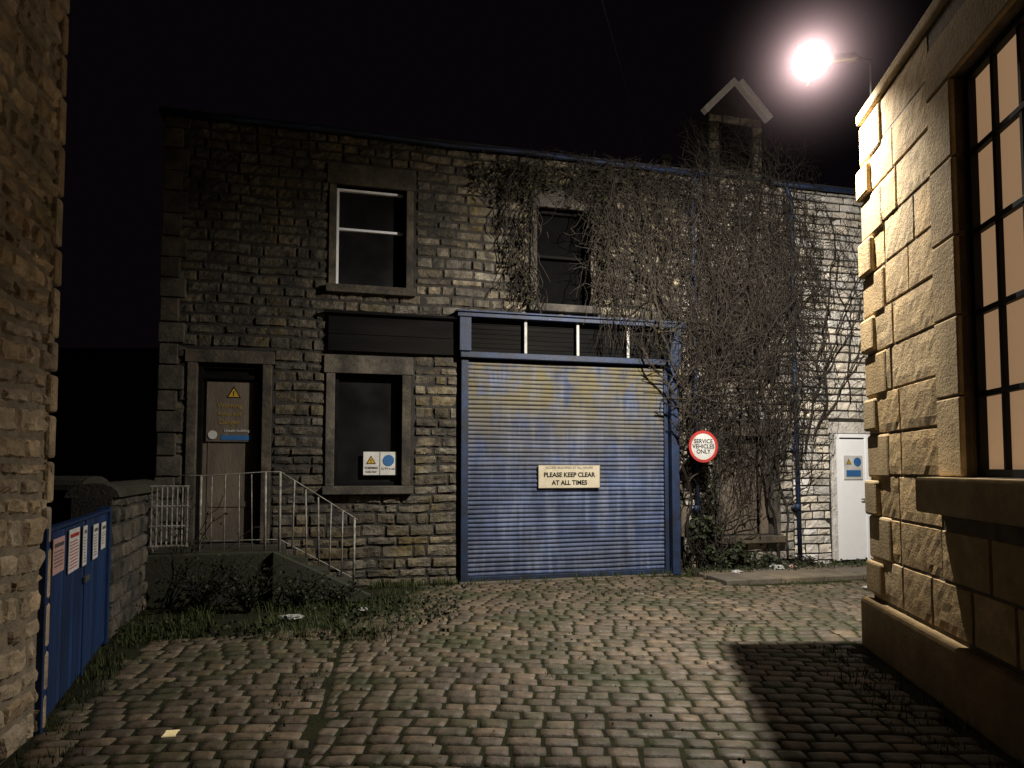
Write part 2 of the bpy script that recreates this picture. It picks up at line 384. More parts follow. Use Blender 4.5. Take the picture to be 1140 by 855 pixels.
# turret on the eaves
g=MB(); x0,x1,zb,ze,zp,yf,yb=7.46,8.38,5.9,7.0,7.46,-.05,.6
xm=(x0+x1)/2
g.add([(x0,yf,zb),(x1,yf,zb),(x1,yf,ze),(xm,yf,zp),(x0,yf,ze),(x0,yb,zb),(x1,yb,zb),(x1,yb,ze),(xm,yb,zp),(x0,yb,ze)],
      [(0,1,2,3,4),(9,8,7,6,5),(1,6,7,2),(0,4,9,5),(2,7,8,3),(4,3,8,9)])
g.m=[1]*len(g.f)
merge(g,stones(x0,x1,zb,ze,[(7.64,8.20,6.2,6.85)],(.12,.16),(.18,.35),.03,.014),0)
g.v=[(v[0],v[1]-(.055 if i>=10 else 0),v[2]) for i,v in enumerate(g.v)]
tu=g.build('dormer_gable',[M_stone,M_mortar],bld)
def bar(mb,a,b,wd,y0,y1):
    a=Vector((a[0],0,a[1]));b=Vector((b[0],0,b[1])); d=(b-a).normalized(); n=Vector((-d.z,0,d.x))*wd
    p=[a,b,b+n,a+n]
    mb.add([(q.x,y0,q.z) for q in p]+[(q.x,y1,q.z) for q in p],[(0,1,2,3),(7,6,5,4),(0,4,5,1),(1,5,6,2),(2,6,7,3),(3,7,4,0)])
g=MB(); bar(g,(x0-.07,ze-.05),(xm,zp+.03),.10,yf-.12,yf+.0); g.build('bargeboard',M_whited,tu,bevel=.006)
g=MB(); bar(g,(xm,zp+.03),(x1+.07,ze-.05),.10,yf-.123,yf+.0); g.build('bargeboard',M_whited,tu,bevel=.006)
g=MB(); bar(g,(x0-.08,ze+.055),(xm,zp+.135),.02,yf-.10,yb); bar(g,(xm,zp+.135),(x1+.08,ze+.055),.02,yf-.103,yb)
g.build('gable_roof',M_slate,tu)
g=MB(); g.box(7.64,8.20,-.08,-.06,6.2,6.85)
for i in range(6): g.add([(7.66,-.13,6.24+i*.1),(8.18,-.13,6.24+i*.1),(8.18,-.085,6.31+i*.1),(7.66,-.085,6.31+i*.1)],[(0,1,2,3)])
g.build('louvre',M_wooddk,tu)
g=MB(); g.tube([(7.0,.5,6.1),(7.0,.5,6.45)],.07,10); g.tube([(7.0,.5,6.42),(7.0,.5,6.5),(7.0,.5,6.53)],[.13,.12,.02],10); g.build('chimney_cowl',M_wooddk,bld)

# ------------------------------------------------------------------ signs
def signplate(name,x0,x1,z0,z1,y,m,label,cat='sign',M=A):
    e=MB(); e.box(x0,x1,y,y+.006,z0,z1); o=e.build(name,m,None,M,bevel=.001); return thing(o,label,cat)
s=signplate('notice_sign',4.71,5.63,1.26,1.59,-.085,M_cream,'cream keep-clear notice screwed to blue roller shutter')
text('lettering','ACCESS REQUIRED AT ALL HOURS',.045,s,5.17,-.087,1.548,M_grey,bold=0,sx=1.0)
text('lettering','PLEASE KEEP CLEAR',.090,s,5.17,-.087,1.445,M_black,bold=.03,sx=.96)
text('lettering','AT ALL TIMES',.090,s,5.17,-.087,1.335,M_black,bold=.03,sx=.96)
g=MB()
for a,b,c,d in ((4.71,5.63,1.583,1.59),(4.71,5.63,1.26,1.267),(4.71,4.717,1.267,1.583),(5.623,5.63,1.267,1.583)): g.box(a,b,-.088,-.085,c,d)
g.build('border',M_grey,s)
def disc(mb,cx,cz,r0,r1,y0,y1,n=40):
    vs=[];fs=[]
    for i in range(n):
        t=2*math.pi*i/n
        for r,y in ((r0,y0),(r1,y0),(r1,y1),(r0,y1)): vs.append((cx+r*math.cos(t),y,cz+r*math.sin(t)))
    for i in range(n):
        a=i*4;b=((i+1)%n)*4
        for k in range(4):
            if r0<1e-3 and k==3: continue
            k2=(k+1)%4; fs.append((a+k,b+k,b+k2,a+k2))
    mb.add(vs,fs)
SX=7.06
g=MB(); disc(g,SX,1.85,.0001,.228,-.455,-.448); s=thing(g.build('round_sign',M_signwhite,None,A),'round white restriction sign with red border on blue pipe','sign')
g=MB(); disc(g,SX,1.85,.19,.229,-.459,-.447); g.build('red_border',M_red,s)
text('lettering','SERVICE\nVEHICLES\nONLY',.082,s,SX,-.458,1.85,M_black,bold=.01)
g=MB(); g.box(7.08,7.16,-.447,-.10,1.78,1.82); g.box(7.08,7.16,-.447,-.10,1.9,1.94); g.build('clamp',M_metal,s)
s=signplate('warning_sign',.38,.93,1.88,2.64,.09,M_tan,'faded warning board with yellow triangle on brown door')
tri(s,.70,2.49,.10,.087)
text('lettering','Warning',.085,s,.655,.085,2.34,M_dyel,bold=.01)
text('lettering','Keep out',.075,s,.655,.085,2.235,M_dyel,bold=.01)
text('lettering','Danger',.085,s,.655,.085,2.13,M_dyel,bold=.01)
g=MB(); g.box(.56,.93,.084,.088,1.90,1.96,.2); g.build('blue_strip',M_signblue,s)
g=MB(); disc(g,.46,1.965,.0001,.055,.078,.082,20); g.build('symbol',M_signwhite,s)
text('lettering','Unsafe building',.05,s,.745,.084,2.02,M_signwhite,bold=.01)
s=signplate('warning_sign',2.33,2.77,1.45,1.76,.05,M_signwhite,'white security notice with yellow triangle in lower window')
tri(s,2.43,1.635,.075,.047)
g=MB(); disc(g,2.66,1.645,.0001,.075,.044,.048,24); g.build('symbol',M_signblue,s)
g=MB(); g.box(2.545,2.551,.045,.049,1.455,1.755); g.build('divider',M_grey,s)
text('lettering','WARNING',.036,s,2.435,.047,1.545,M_black,bold=.01)
text('lettering','CCTV in use',.034,s,2.655,.047,1.535,M_black,bold=.0)
text('lettering','Keep clear',.034,s,2.435,.047,1.495,M_black,bold=0)
s=signplate('warning_sign',9.76,10.11,1.36,1.74,-.05,M_signwhite,'small white safety notice with triangle on white door')
tri(s,9.85,1.63,.06,-.053)
g=MB(); disc(g,10.01,1.64,.0001,.07,-.057,-.053,20); g.box(9.80,10.07,-.057,-.053,1.41,1.51); g.build('symbol',M_signblue,s)

# ------------------------------------------------------------------ right building
B=frame(3.14,5.98,-.1636,-.9865)
rb=empty('stone_building',B,'ashlar stone building with tall lit many-paned window','building')
WX0,WX1,WZ0,WZ1=1.70,3.42,1.49,4.08
rh=[(WX0,WX1,WZ0,WZ1)]
w=backing(.0,9,0,4.62,rh,.45); w.m=[1]*len(w.f)
merge(w,stones(.02,9,.44,4.6,[(1.36,3.77,1.25,4.44)],(.345,.352),(.42,.75),.014,.006,.0022,chamf=.012,step=.06,tilt=.12),0)
w.build('wall',[M_ash,M_ashj],rb)
g=MB(); g.box(-.0,.45,.46,6,0,4.62,.5); g.box(0,9,6.0,6.3,0,4.62,.5); g.box(8.6,9,.46,6,0,4.62,.5); g.build('side_wall',M_ash,rb)
g=MB(); z=.44;k=0
while z<4.5:
    h=.345; l=.46 if k%2 else R(.2,.3)
    if z+h>4.62: h=4.62-z
    if k%2==0: g.box(-R(.045,.06),l,-R(.04,.055),.42,z+R(.01,.05),z+h-R(.01,.05))
    else: g.box(-.02,l,-R(.02,.026),.42,z-.008,z+h+.008)
    z+=h;k+=1
g.build('quoin',M_ash,rb,bevel=.022)
boxpart('plinth',M_ash,rb,-.09,9,-.09,.4,-.02,.42,bevel=.03)
boxpart('coping',M_ash,rb,-.04,9.05,-.04,.5,4.62,4.72,bevel=.02)
g=MB(); g.add([(-.0,.3,4.73),(9,.3,4.73),(9,3.2,6.2),(0,3.2,6.2),(9,6.2,4.73),(0,6.2,4.73)],[(0,1,2,3),(3,2,4,5),(0,3,5),(1,4,2)]); g.build('roof',M_slate,rb)
wi=boxpart('window',M_curtain,rb,WX0-.02,WX1+.02,.115,.125,WZ0-.02,WZ1+.02); wi['label']='tall window glowing peach behind dark bars'
g=MB()
g.box(WX0,WX0+.045,.06,.11,WZ0,WZ1); g.box(WX1-.045,WX1,.06,.11,WZ0,WZ1); g.box(WX0+.045,WX1-.045,.06,.11,WZ0,WZ0+.05); g.box(WX0+.045,WX1-.045,.06,.11,WZ1-.05,WZ1)
nx,nz=6,5
for i in range(1,nx): x=WX0+(WX1-WX0)*i/nx; g.box(x-.016,x+.016,.078,.11,WZ0+.05,WZ1-.05)
for j in range(1,nz): z=WZ0+(WZ1-WZ0)*j/nz; g.box(WX0+.045,WX1-.045,.075,.113,z-.018,z+.018)
g.build('frame',M_bars,wi,bevel=.003)
g=MB()
z=WZ0
while z<WZ1-.05:
    h=min(.518,WZ1-z)
    g.box(WX0-.33,WX0,-.03,.3,z+.004,z+h-.004); g.box(WX1,WX1+.33,-.03,.3,z+.004,z+h-.004); z+=h
g.box(WX0-.34,WX1+.34,-.035,.3,WZ1+.004,WZ1+.34)
g.build('stone_surround',M_ash,wi,bevel=.012)
boxpart('sill',M_ash,wi,WX0-.36,WX1+.36,-.17,.3,WZ0-.24,WZ0-.005,bevel=.02)

# ------------------------------------------------------------------ left building
Cm=frame(-1.93+.242*2,.685-.97*2,-.242,.970)
lb=empty('stone_building',Cm,'tall rubble stone building with rough tan masonry','building')
w=backing(0,5.5,0,6.5,[],.6); w.m=[1]*len(w.f)
merge(w,stones(0,5.5,0,6.5,[],(.08,.19),(.10,.38),.024,.02,.013,.045,chamf=.022,step=.045),0)
w.build('wall',[M_rub,M_rubj],lb,smooth=False)
g=MB(); z=0
while z<6.4:
    h=R(.2,.34); l=R(.0,.03); g.box(5.45,5.53+l,-.03,.6,z+.01,min(z+h,6.5)-.01); z+=h
g.build('quoin',M_rub,lb,bevel=.02)
D=frame(-12,12.2,1,0)
rr=empty('rendered_outbuilding',D,'dim low rendered building standing behind the yard wall','building')
boxpart('wall',M_render,rr,0,7.2,0,4,0,3.55); boxpart('roof',M_slate,rr,-.1,7.3,-.12,4.1,3.55,3.68)
boxpart('corner_trim',M_wooddk,rr,5.9,5.95,-.03,-.0,0,3.55)

# ------------------------------------------------------------------ gate
Gm=frame(-2.78,4.08,-.3753,.9269)
gt=empty('wooden_gate',Gm,'blue painted boarded double gate between stone walls','gate')
for (a,b) in ((.02,1.14),(1.20,2.14)):
    g=MB(); x=a
    while x<b-.03:
        wd=min(.115,b-x); g.box(x,x+wd-.005,-.012+R(-.003,.003),.012,.03+R(0,.01),1.155+R(-.006,.004)); x+=wd
    g.box(a,b,.014,.05,.22,.32);g.box(a,b,.014,.05,.88,.98)
    g.build('gate_leaf',M_gate,gt,bevel=.002)
boxpart('gate_post',M_gate,gt,1.145,1.195,-.02,.06,0,1.17,bevel=.004)
boxpart('gate_post',M_gate,gt,2.145,2.22,-.03,.07,0,1.2,bevel=.004)
boxpart('gate_post',M_gate,gt,-.06,.015,-.03,.07,0,1.19,bevel=.004)
boxpart('top_rail',M_gate,gt,0.02,2.14,-.03,.03,1.162,1.185,bevel=.003)
boxpart('hasp',M_metal,gt,1.08,1.26,-.035,-.022,.70,.74)
for (a,b,c,d,m,pic) in ((.10,.40,.89,1.11,M_pink,'pink'),(.53,.86,.84,1.13,M_paper,'white'),(.99,1.13,.83,1.12,M_paper,'white'),(1.38,1.58,.83,1.10,M_paper,'white'),(1.73,1.92,.87,1.09,M_paper,'white')):
    o=signplate('paper_notice',a,b,c,d,-.03,m,pic+' laminated paper notice pinned to blue gate','notice',Gm); o['group']='notices on the gate'
    g=MB()
    g.box(a+.03,b-.03,-.0325,-.0305,d-.055,d-.03)
    z=d-.08
    while z>c+.03:
        g.box(a+.025,b-.025-R(0,.06),-.0325,-.0305,z-.006,z); z-=.022
    g.build('printed_lines',M_red if .5<a<.6 else M_grey,o)
def lowwall(x0,y0,x1,y1,h,th,label):
    L=math.hypot(x1-x0,y1-y0); M=frame(x0,y0,(x1-x0)/L,(y1-y0)/L)
    e=empty('stone_wall',M,label,'wall')
    w=backing(0,L,0,h,[],th); w.m=[1]*len(w.f)
    merge(w,stones(0,L,0,h,[],(.12,.2),(.2,.45),.03,.02,.01,.02),0); w.build('masonry',[M_dress,M_mortar],e)
    g=MB(); x=0
    while x<L:
        l=min(R(.35,.6),L-x); n=8; pts=[(-.06+ (th+.12)*.5*(1-math.cos(math.pi*i/n)),h+.13*math.sin(math.pi*i/n)) for i in range(n+1)]
        vs=[(x+.006,p[0],p[1]) for p in pts]+[(x+l-.006,p[0],p[1]) for p in pts]
        fs=[(i,i+1,n+2+i,n+1+i)[::-1] for i in range(n)]+[tuple(range(n+1)),tuple(range(n+1,2*n+2))[::-1],(0,n+1,2*n+1,n)]
        g.add(vs,fs,random.random()); x+=l
    g.build('coping',M_curb,e)
    return e
lowwall(-3.62,6.2,-4.25,8.25,1.28,.32,'low yard wall with rounded stone coping')
lowwall(-6.6,6.45,-3.98,6.38,1.34,.35,'dark garden wall with rounded coping behind gate')

# ------------------------------------------------------------------ steps & railing
st=empty('stone_steps',A,'worn stone steps and landing below the boarded door','steps')
boxpart('landing',M_curb,st,-.12,1.38,-.92,-.06,0,.585,bevel=.015)
for i in range(3): boxpart('step',M_curb,st,1.385+i*.27,1.65+i*.27,-.90,-.06,0,.44-i*.147,bevel=.012)
g=MB(); a,b=1.30,2.40
g.add([(a,-1.02,0),(b,-1.02,0),(b,-1.02,.06),(a,-1.02,.60),(a,-.925,0),(b,-.925,0),(b,-.925,.06),(a,-.925,.60)],[(0,1,2,3),(7,6,5,4),(1,5,6,2),(2,6,7,3),(3,7,4,0)])
g.build('parapet',M_curb,st,bevel=.01)
ra=empty('iron_railing',A,'rusty pale iron railing round the landing and steps','railing')
yy=-.86
for (x,za,zb) in ((.5,.6,1.46),(1.2,.6,1.5),(1.36,.5,1.5),(2.2,.15,.95)): rod('post',M_rail,ra,[(x,yy,za),(x+R(-.01,.01),yy,zb)],.014)
rod('handrail',M_rail,ra,[(.1,yy,1.46),(.6,yy,1.46),(1.2,yy,1.50),(1.36,yy,1.50),(2.24,yy,.93)],.006); rod('lower_rail',M_rail,ra,[(.1,yy,.72),(1.36,yy,.72),(2.2,yy,.24)],.006,5)
for x in (.62,.76,.92,1.06): rod('baluster',M_rail,ra,[(x,yy,.6),(x+R(-.02,.02),yy,1.47)],.006,4)
for x in (1.5,1.66,1.80,1.92,2.06): rod('baluster',M_rail,ra,[(x,yy,.68-(x-1.36)*.6),(x+R(-.02,.02),yy,1.49-(x-1.36)*.65)],.010,5)
g=MB()
for i in range(8): g.tube([(.02+i*.052,-.93,.68),(.02+i*.052,-.93,1.34)],.009,5)
for z in (.68,.9,1.12,1.34): g.tube([(.0,-.93,z),(.40,-.93,z)],.011,5)
thing(g.build('metal_rack',M_rail,None,A),'pale barred metal rack leaning on the landing edge','rack')

# ------------------------------------------------------------------ ground and setts
g=MB()
vs=[];fs=[]
xs=[-60,-30,-15]+[-9+i*.25 for i in range(77)]+[14,30,60]; ys=[-60,-20,-5]+[i*.25 for i in range(49)]+[16,30,60]
def chan(y): return -1.07-(y-3.6)*.173   # seam where the two laying directions meet
def und(x,y): 
    d=abs(x-chan(y)); return .022*noise.noise(Vector((x*.55,y*.55,1.7)))-.016*math.exp(-(d/.3)**2)
for y in ys:
    for x in xs: vs.append((x,y,und(x,y)-.008+.004*noise.noise(Vector((x*2.8,y*2.8,0)))))
for j in range(len(ys)-1):
    for i in range(len(xs)-1):
        a=j*len(xs)+i; fs.append((a,a+1,a+len(xs)+1,a+len(xs)))
g.add(vs,fs); o=g.build('ground',M_soil,smooth=True); o['kind']='structure'

Ai=A.inverted(); Bi=B.inverted(); Ci=Cm.inverted(); Gi=Gm.inverted()
def inside(px,py):
    p=Vector((px,py,0)); f=Ai@p
    lim=-1.25 if f.x>6.95 else (-1.05 if f.x<2.5 else -.16)
    if f.y>lim: return False
    b=Bi@p
    if b.y>-.2 and b.x>-.12: return False
    if (Ci@p).y>-.04: return False
    q=Gi@p
    if q.y>-.05 and q.x>-2: return False
    if py<-.5 : return False
    if px<-1.2 and py>6.3+ .5*noise.noise(Vector((px*1.3,2,0)))+max(0,(px+2.6))*.9: return False
    return True
g=MB()
FX=[0,.06,.3,.7,.94,1]; FY=[0,.08,.34,.66,.92,1]
def sett(M,u,v,L,Wd):
    c=M@Vector((u+L/2,v+Wd/2,0))
    if not inside(c.x,c.y): return
    j=.004; a0,a1=u+j+R(0,.004),u+L-j-R(0,.004); b0,b1=v+j+R(0,.004),v+Wd-j-R(0,.004)
    vs=[];fs=[]
    dz=R(-.004,.004); tx=R(-.003,.003); ty=R(-.0022,.0022); sk=R(-.012,.012)
    for q in range(6):
        for p in range(6):
            x=a0+(a1-a0)*FX[p]; y=b0+(b1-b0)*FY[q]
            ex=p in(0,5); ey=q in(0,5); rx=p in(1,4); ry=q in (1,4)
            if ex and ey: x+=(.009 if p==0 else -.009); y+=(.008 if q==0 else -.008)
            x+=sk*(FY[q]-.5)
            if ex or ey: z=-.03
            else: z=.003+dz+tx*(FX[p]-.5)*2+ty*(FY[q]-.5)*2+R(-.0014,.0014)-(.0025 if rx else 0)-(.0025 if ry else 0)
            w=M@Vector((x,y,0)); wv=.018*noise.noise(Vector((w.x*.9,w.y*.9,6)))
            vs.append((w.x,w.y+wv*1.5,z+und(w.x,w.y)))
    for q in range(5):
        for p in range(5):
            a=q*6+p; fs.append((a,a+1,a+7,a+6))
    g.add(vs,fs,random.random())
M1=Matrix.Rotation(math.radians(-3),4,'Z')
v=-.6
while v<9.8:
    Wd=R(.122,.148); u=-4+R(0,.2)
    while u<8:
        L=R(.14,.23); c=M1@Vector((u+L/2,v+Wd/2,0))
        if c.x-L*.5>chan(c.y)-.02: sett(M1,u,v,L,Wd)
        elif c.x+L*.5>chan(c.y)+.05:   # cut stone against the seam
            cut=chan(c.y)+.005-(c.x-L*.5); sett(M1,u+cut,v,L-cut,Wd)
        u+=L
    v+=Wd
M2=Matrix.Rotation(math.radians(9),4,'Z'); v=-2
while v<9:
    Wd=R(.12,.148); u=-6+R(0,.2)
    while u<1:
        L=R(.14,.23); c=M2@Vector((u+L/2,v+Wd/2,0))
        if c.x+L*.5<chan(c.y)-.01: sett(M2,u,v,L,Wd)
        elif c.x-L*.5<chan(c.y)-.07: sett(M2,u,v,chan(c.y)-.01-(c.x-L*.5),Wd)
        u+=L
    v+=Wd
o=g.build('road',M_sett,smooth=True); o['kind']='structure'
g=MB(); s_=6.98
while s_<12:
    l=R(.5,.85); 
    for (ya,yb) in ((-.58,-.04),(-1.12,-.6)):
        dz=R(-.008,.008)
        g.box(s_+.008,s_+l-.008,ya,yb,-.05,.055+dz)
    s_+=l
o=g.build('pavement',M_flag,None,A,bevel=.012); o['kind']='structure'
g=MB(); g.box(3.6,6.95,-.15,.05,-.04,.012); o=g.build('threshold',M_flag,None,A,bevel=.01); o['kind']='structure'

# ------------------------------------------------------------------ plants
def leaf(mb,p,sz,col=None):
    d=Vector((R(-1,1),R(-1,.2),R(-1,.6))).normalized(); n=Vector((R(-.6,.6),-1,R(-.3,.8))).normalized()
    u=d.cross(n).normalized(); 
    a=Vector(p); 
    vs=[a,a+d*sz*.35+u*sz*.42,a+d*sz*.75+u*sz*.22,a+d*sz,a+d*sz*.75-u*sz*.22,a+d*sz*.35-u*sz*.42]
    vs=[tuple(q+n*R(0,.15)*sz) for q in vs]
    mb.add(vs,[(0,1,2,3),(0,3,4,5)],random.random() if col is None else col)

def vine(roots,seed,label,box,leafn,pc=.7,dens=1.0,maxc=42000,rmin=.0048,hang=None):
    random.seed(seed)
    e=empty('climbing_vine',A,label,'climbing plant','creepers on the stone workshop')
    st=MB(); lf=MB(); cnt=[0]
    def grow(x,y,z,ang,L,r,depth):
        pts=[(x,y,z)];rad=[r]; step=.10 if depth else .13; n=max(2,int(L/step)); a=ang
        for i in range(n):
            a+=R(-.45,.45) if depth else R(-.3,.3)-a*.12
            if depth==2: a+=.06*(1 if a>0 else -1)
            x+=math.sin(a)*step; z+=math.cos(a)*step; y+=R(-.045,.04)
            y=min(max(y,-.5 if depth else -.16),-.05)
            if x<box[0] or x>box[1] or z>box[3] or z<max(box[2],.05)*(1 if depth else 0): break
            if 3.6<x<6.2 and z<3.74 and depth<2: break
            if 3.6<x<6.1 and z<3.1: break
            if 6.1<=x<6.8 and z<3.1-(x-6.1)*1.6: break
            if 4.7<x<5.55 and 3.8<z<5.25 and random.random()<.45: break
            if 3.5<x<7.0 and z<3.9: y=min(y,-.27)
            if 6.75<x<7.4 and 1.6<z<2.1: y=max(y,-.36)
            pts.append((x,y,z)); rr=r*(1-.65*(i+1)/n); rad.append(rr)
            if depth<3 and i>1 and cnt[0]<maxc:
                p=pc if depth==0 else (.5 if depth==1 else .34)
                p*=dens
                if depth==0 and z<1.1: p*=.3
                if random.random()<p:
                    sd=random.choice((-1,1))
                    grow(x,y,z,a+sd*R(.35,1.4),(R(.9,2.8),R(.4,1.3),R(.15,.5))[depth],max(rr*R(.45,.66),rmin),depth+1)
        cnt[0]+=len(pts)
        if len(pts)>1: st.tube(pts,rad,4 if depth<2 else 3,random.random(),False)
        if depth>=1 and random.random()<leafn:
            for q in pts[1::2]: leaf(lf,(q[0]+R(-.03,.03),q[1],q[2]),R(.03,.055))
    for (x,z,a,L,r) in roots: grow(x,-.06,z,a,L,r,0)
    if hang:   # fine dead tendrils hanging down in a mat
        for i in range(hang[4]):
            x=R(hang[0],hang[1]); z=R(hang[2],hang[3]); y=-.08-R(0,.3); pts=[(x,y,z)]; dx=R(-.03,.03)
            for k in range(random.randint(5,13)):
                x+=dx+R(-.035,.035); z-=R(.05,.11); y+=R(-.02,.02)
                if z<.3 or (3.6<x<6.75 and z<3.2): break
                pts.append((x,min(y,-.05),z))
            if len(pts)>2: st.tube(pts,R(.003,.006),3,random.random(),False)
    st.build('stem',M_vine,e); lf.build('leaf',M_dleaf,e)
    return e
vine([(7.05,0,-.02,5.5,.030),(7.3,0,.1,5.3,.026),(7.0,.2,-.1,5.6,.022),(6.95,3.6,-.5,2.6,.018),(6.9,4.2,-1.0,2.2,.016),(6.8,3.8,-.9,2.4,.015),(6.9,3.7,-1.3,2.8,.015),(6.6,4.4,-.3,1.6,.013),(7.0,4.8,-1.2,2.6,.013),(6.2,3.9,-.5,2.0,.013),(6.5,4.8,-1.3,2.0,.013),(6.75,4.2,-2.6,1.5,.014),(6.5,4.1,-2.9,1.3,.012)],11,'bare tangled creeper stems climbing over shutter corner',(4.4,8.2,.3,6.08),.10,dens=.92,hang=(5.6,7.4,2.6,5.9,420))
vine([(8.05,2.3,.1,3.8,.022),(8.55,.1,.05,5.4,.028),(7.9,2.2,-.2,3.8,.02),(8.7,.2,-.06,5.2,.022),(8.4,2.4,.0,3.8,.02),(7.5,2.3,.1,3.8,.018),(7.7,2.9,.0,4.2,.016),(8.6,3.0,-.3,2.8,.015),(7.4,3.2,.1,3.0,.015),(8.1,3.4,.1,3.4,.015)],23,'dense leafless creeper covering stone wall around downpipe',(6.9,9.4,.9,6.8),.05,dens=.95,hang=(7.1,8.9,1.8,6.2,560))
vine([(9.05,1.8,.2,4.0,.024),(9.3,2.2,.3,3.2,.022),(9.2,2.0,.6,2.6,.018),(10.5,2.4,.0,3.2,.018),(9.4,3.0,.9,2.0,.015),(9.9,2.6,.3,3.0,.016)],35,'spreading bare creeper fan on the end wall',(8.3,11.2,2.1,5.6),.02,dens=.7,rmin=.004)
random.seed(5)
def ivy(name,label,blobs,sz,m=M_leaf,deep=.2,ns=22):
    e=empty(name,A,label,'climbing plant','ivy on the stone workshop')
    lf=MB(); st=MB()
    for (cx,cz,rx,rz,cnt) in blobs:
        for i in range(cnt):
            t=R(0,2*math.pi); q=math.sqrt(random.random())
            x=cx+rx*q*math.cos(t); z=cz+rz*q*math.sin(t)
            if noise.noise(Vector((x*3.6,z*3.6,9)))<-.06: continue
            if z<.04: z=R(.04,.15)
            y=-.05-R(0,1)**2*deep-.10*max(0,1-q)
            leaf(lf,(x,y,z),R(*sz))
        for i in range(ns):
            x=cx+R(-rx,rx); z=cz+rz*R(.3,1); pts=[(x,-.07,z)]
            for k in range(9): x+=R(-.08,.08); z-=rz*R(.08,.26); pts.append((x,-.07-R(0,.18),max(z,.03)))
            st.tube(pts,R(.004,.009),3,random.random(),False)
    lf.build('leaf',m,e); st.build('stem',M_vine,e)
ivy('ivy','dark ivy hanging from the eaves above the shutter',[(4.15,5.65,.42,.32,200),(4.40,5.25,.30,.55,220),(4.9,5.68,.5,.2,160),(4.42,4.65,.2,.5,110),(5.6,5.3,.16,.5,90),(5.9,5.7,.7,.24,120),(6.7,5.7,.5,.25,60),(5.66,4.5,.13,.6,60),(4.55,4.1,.12,.35,40)],(.035,.065),M_dleaf,ns=26)
ivy('ivy','green ivy heaped at the foot of the shutter post',[(7.15,.4,.25,.45,420),(7.5,.28,.42,.30,600),(7.3,.9,.14,.5,150),(8.1,.15,.5,.16,260),(8.9,.12,.25,.12,100)],(.045,.075))

def blades(mb,x,y,z,h,n,spread,lean=.5):
    for i in range(n):
        bx=x+random.gauss(0,spread); by=y+random.gauss(0,spread); hh=h*R(.4,1.1); w=R(.003,.006)
        t=R(0,6.28); dx,dy=math.cos(t),math.sin(t); l=hh*R(.1,lean)
        px,py=-dy*w,dx*w
        mb.add([(bx-px,by-py,z),(bx+px,by+py,z),(bx+dx*l*.4+px*.7,by+dy*l*.4+py*.7,z+hh*.6),(bx+dx*l*.4-px*.7,by+dy*l*.4-py*.7,z+hh*.6),(bx+dx*l,by+dy*l,z+hh)],[(0,1,2,3),(3,2,4)],random.random())
g=MB()
for i in range(520):
    x=R(-3.6,-1.0); y=R(6.2,8.6)
    f=Ai@Vector((x,y,0))
    if f.y>-1.05 and f.x<2.5: continue
    if f.y>-.1 : continue
    if noise.noise(Vector((x*1.2,y*1.2,4)))<-.1: continue
    blades(g,x,y,-.03,R(.05,.17),16,.07,.9)
for i in range(260):
    s_=R(2.4,10.8); 
    if 3.7<s_<6.6 and random.random()<.5: continue
    p=FW(s_,-R(.05,.2) if s_<6.95 else -R(.04,.35),0); blades(g,p.x,p.y,.0,R(.05,.15),10,.04)
for i in range(160):
    p=FW(R(5.0,9.5),-R(1.1,1.5) if random.random()<.7 else -R(.2,.5),0); blades(g,p.x,p.y,-.01,R(.03,.07),8,.05)
for i in range(300):
    if random.random()<.5: q=Gm@Vector((R(-2,3.5),-R(.02,.25),0))
    else: q=B@Vector((R(.0,4),-R(.14,.6),0))
    blades(g,q.x,q.y,-.02,R(.03,.10),9,.05)
for i in range(5600):
    x=R(-3.5,3); y=R(3,8.4)
    if noise.noise(Vector((x*.7,y*.7,8)))<.10 and x>-1.4: continue
    if not inside(x,y): continue
    blades(g,x,y,-.03,R(.02,.042),6,.045)
o=g.build('grass',M_grass); o['kind']='stuff'
g=MB()
for i in range(3200):
    x=R(-3.7,-.6); y=R(6.2,8.9); f=Ai@Vector((x,y,0))
    if (f.y>-1.03 and f.x<2.5) or f.y>-.08: continue
    if noise.noise(Vector((x*1.6,y*1.6,14)))<-.05: continue
    leaf(g,(x,y,R(-.01,.07)),R(.02,.05))
for i in range(900):
    p=FW(R(6.9,10.6),-R(.03,.5),R(.05,.12)); leaf(g,p,R(.02,.05))
for i in range(160):
    x=R(-3.2,3.5); y=R(2.6,8.8)
    if inside(x,y): leaf(g,(x,y,R(.01,.02)),R(.015,.03))
o=g.build('ground_weeds',M_leaf); o['kind']='stuff'
def bush(x,y,h,n,label,lf_=.5):
    e=empty('wild_shrub',Matrix.Translation((x,y,0)),label,'shrub','shrubs by the landing')
    st=MB(); lf=MB()
    for i in range(n):
        a=R(0,6.28); sp=R(.15,.8)*h; hk=R(.5,1.15); pts=[(R(-.05,.05),R(-.05,.05),0)]; 
        for k in range(1,8):
            t=k/7; pts.append((math.cos(a)*sp*t*1.2+R(-.02,.02),math.sin(a)*sp*t*.7+R(-.02,.02),hk*h*(t*1.25-.45*t*t)*R(.92,1.08)))
            if k>1 and random.random()<lf_:
                for _ in range(2): leaf(lf,(pts[-1][0]+R(-.06,.06),pts[-1][1]+R(-.06,.06),pts[-1][2]+R(-.05,.05)),R(.02,.045))
        st.tube(pts,[.005]*8,3,.4,False)
    st.build('stem',M_vine,e); lf.build('leaf',M_leaf,e)
bush(-3.35,7.45,.66,54,'dark scrubby shrub growing against the landing')
bush(-2.85,7.45,.55,54,'low dark scrub in front of the steps')
bush(-3.9,7.95,1.3,26,'straggly weeds rising above yard wall coping')
bush(-2.35,7.65,.42,40,'low dark scrub in front of the steps')
bush(-1.95,7.85,.28,26,'low dark scrub in front of the steps')

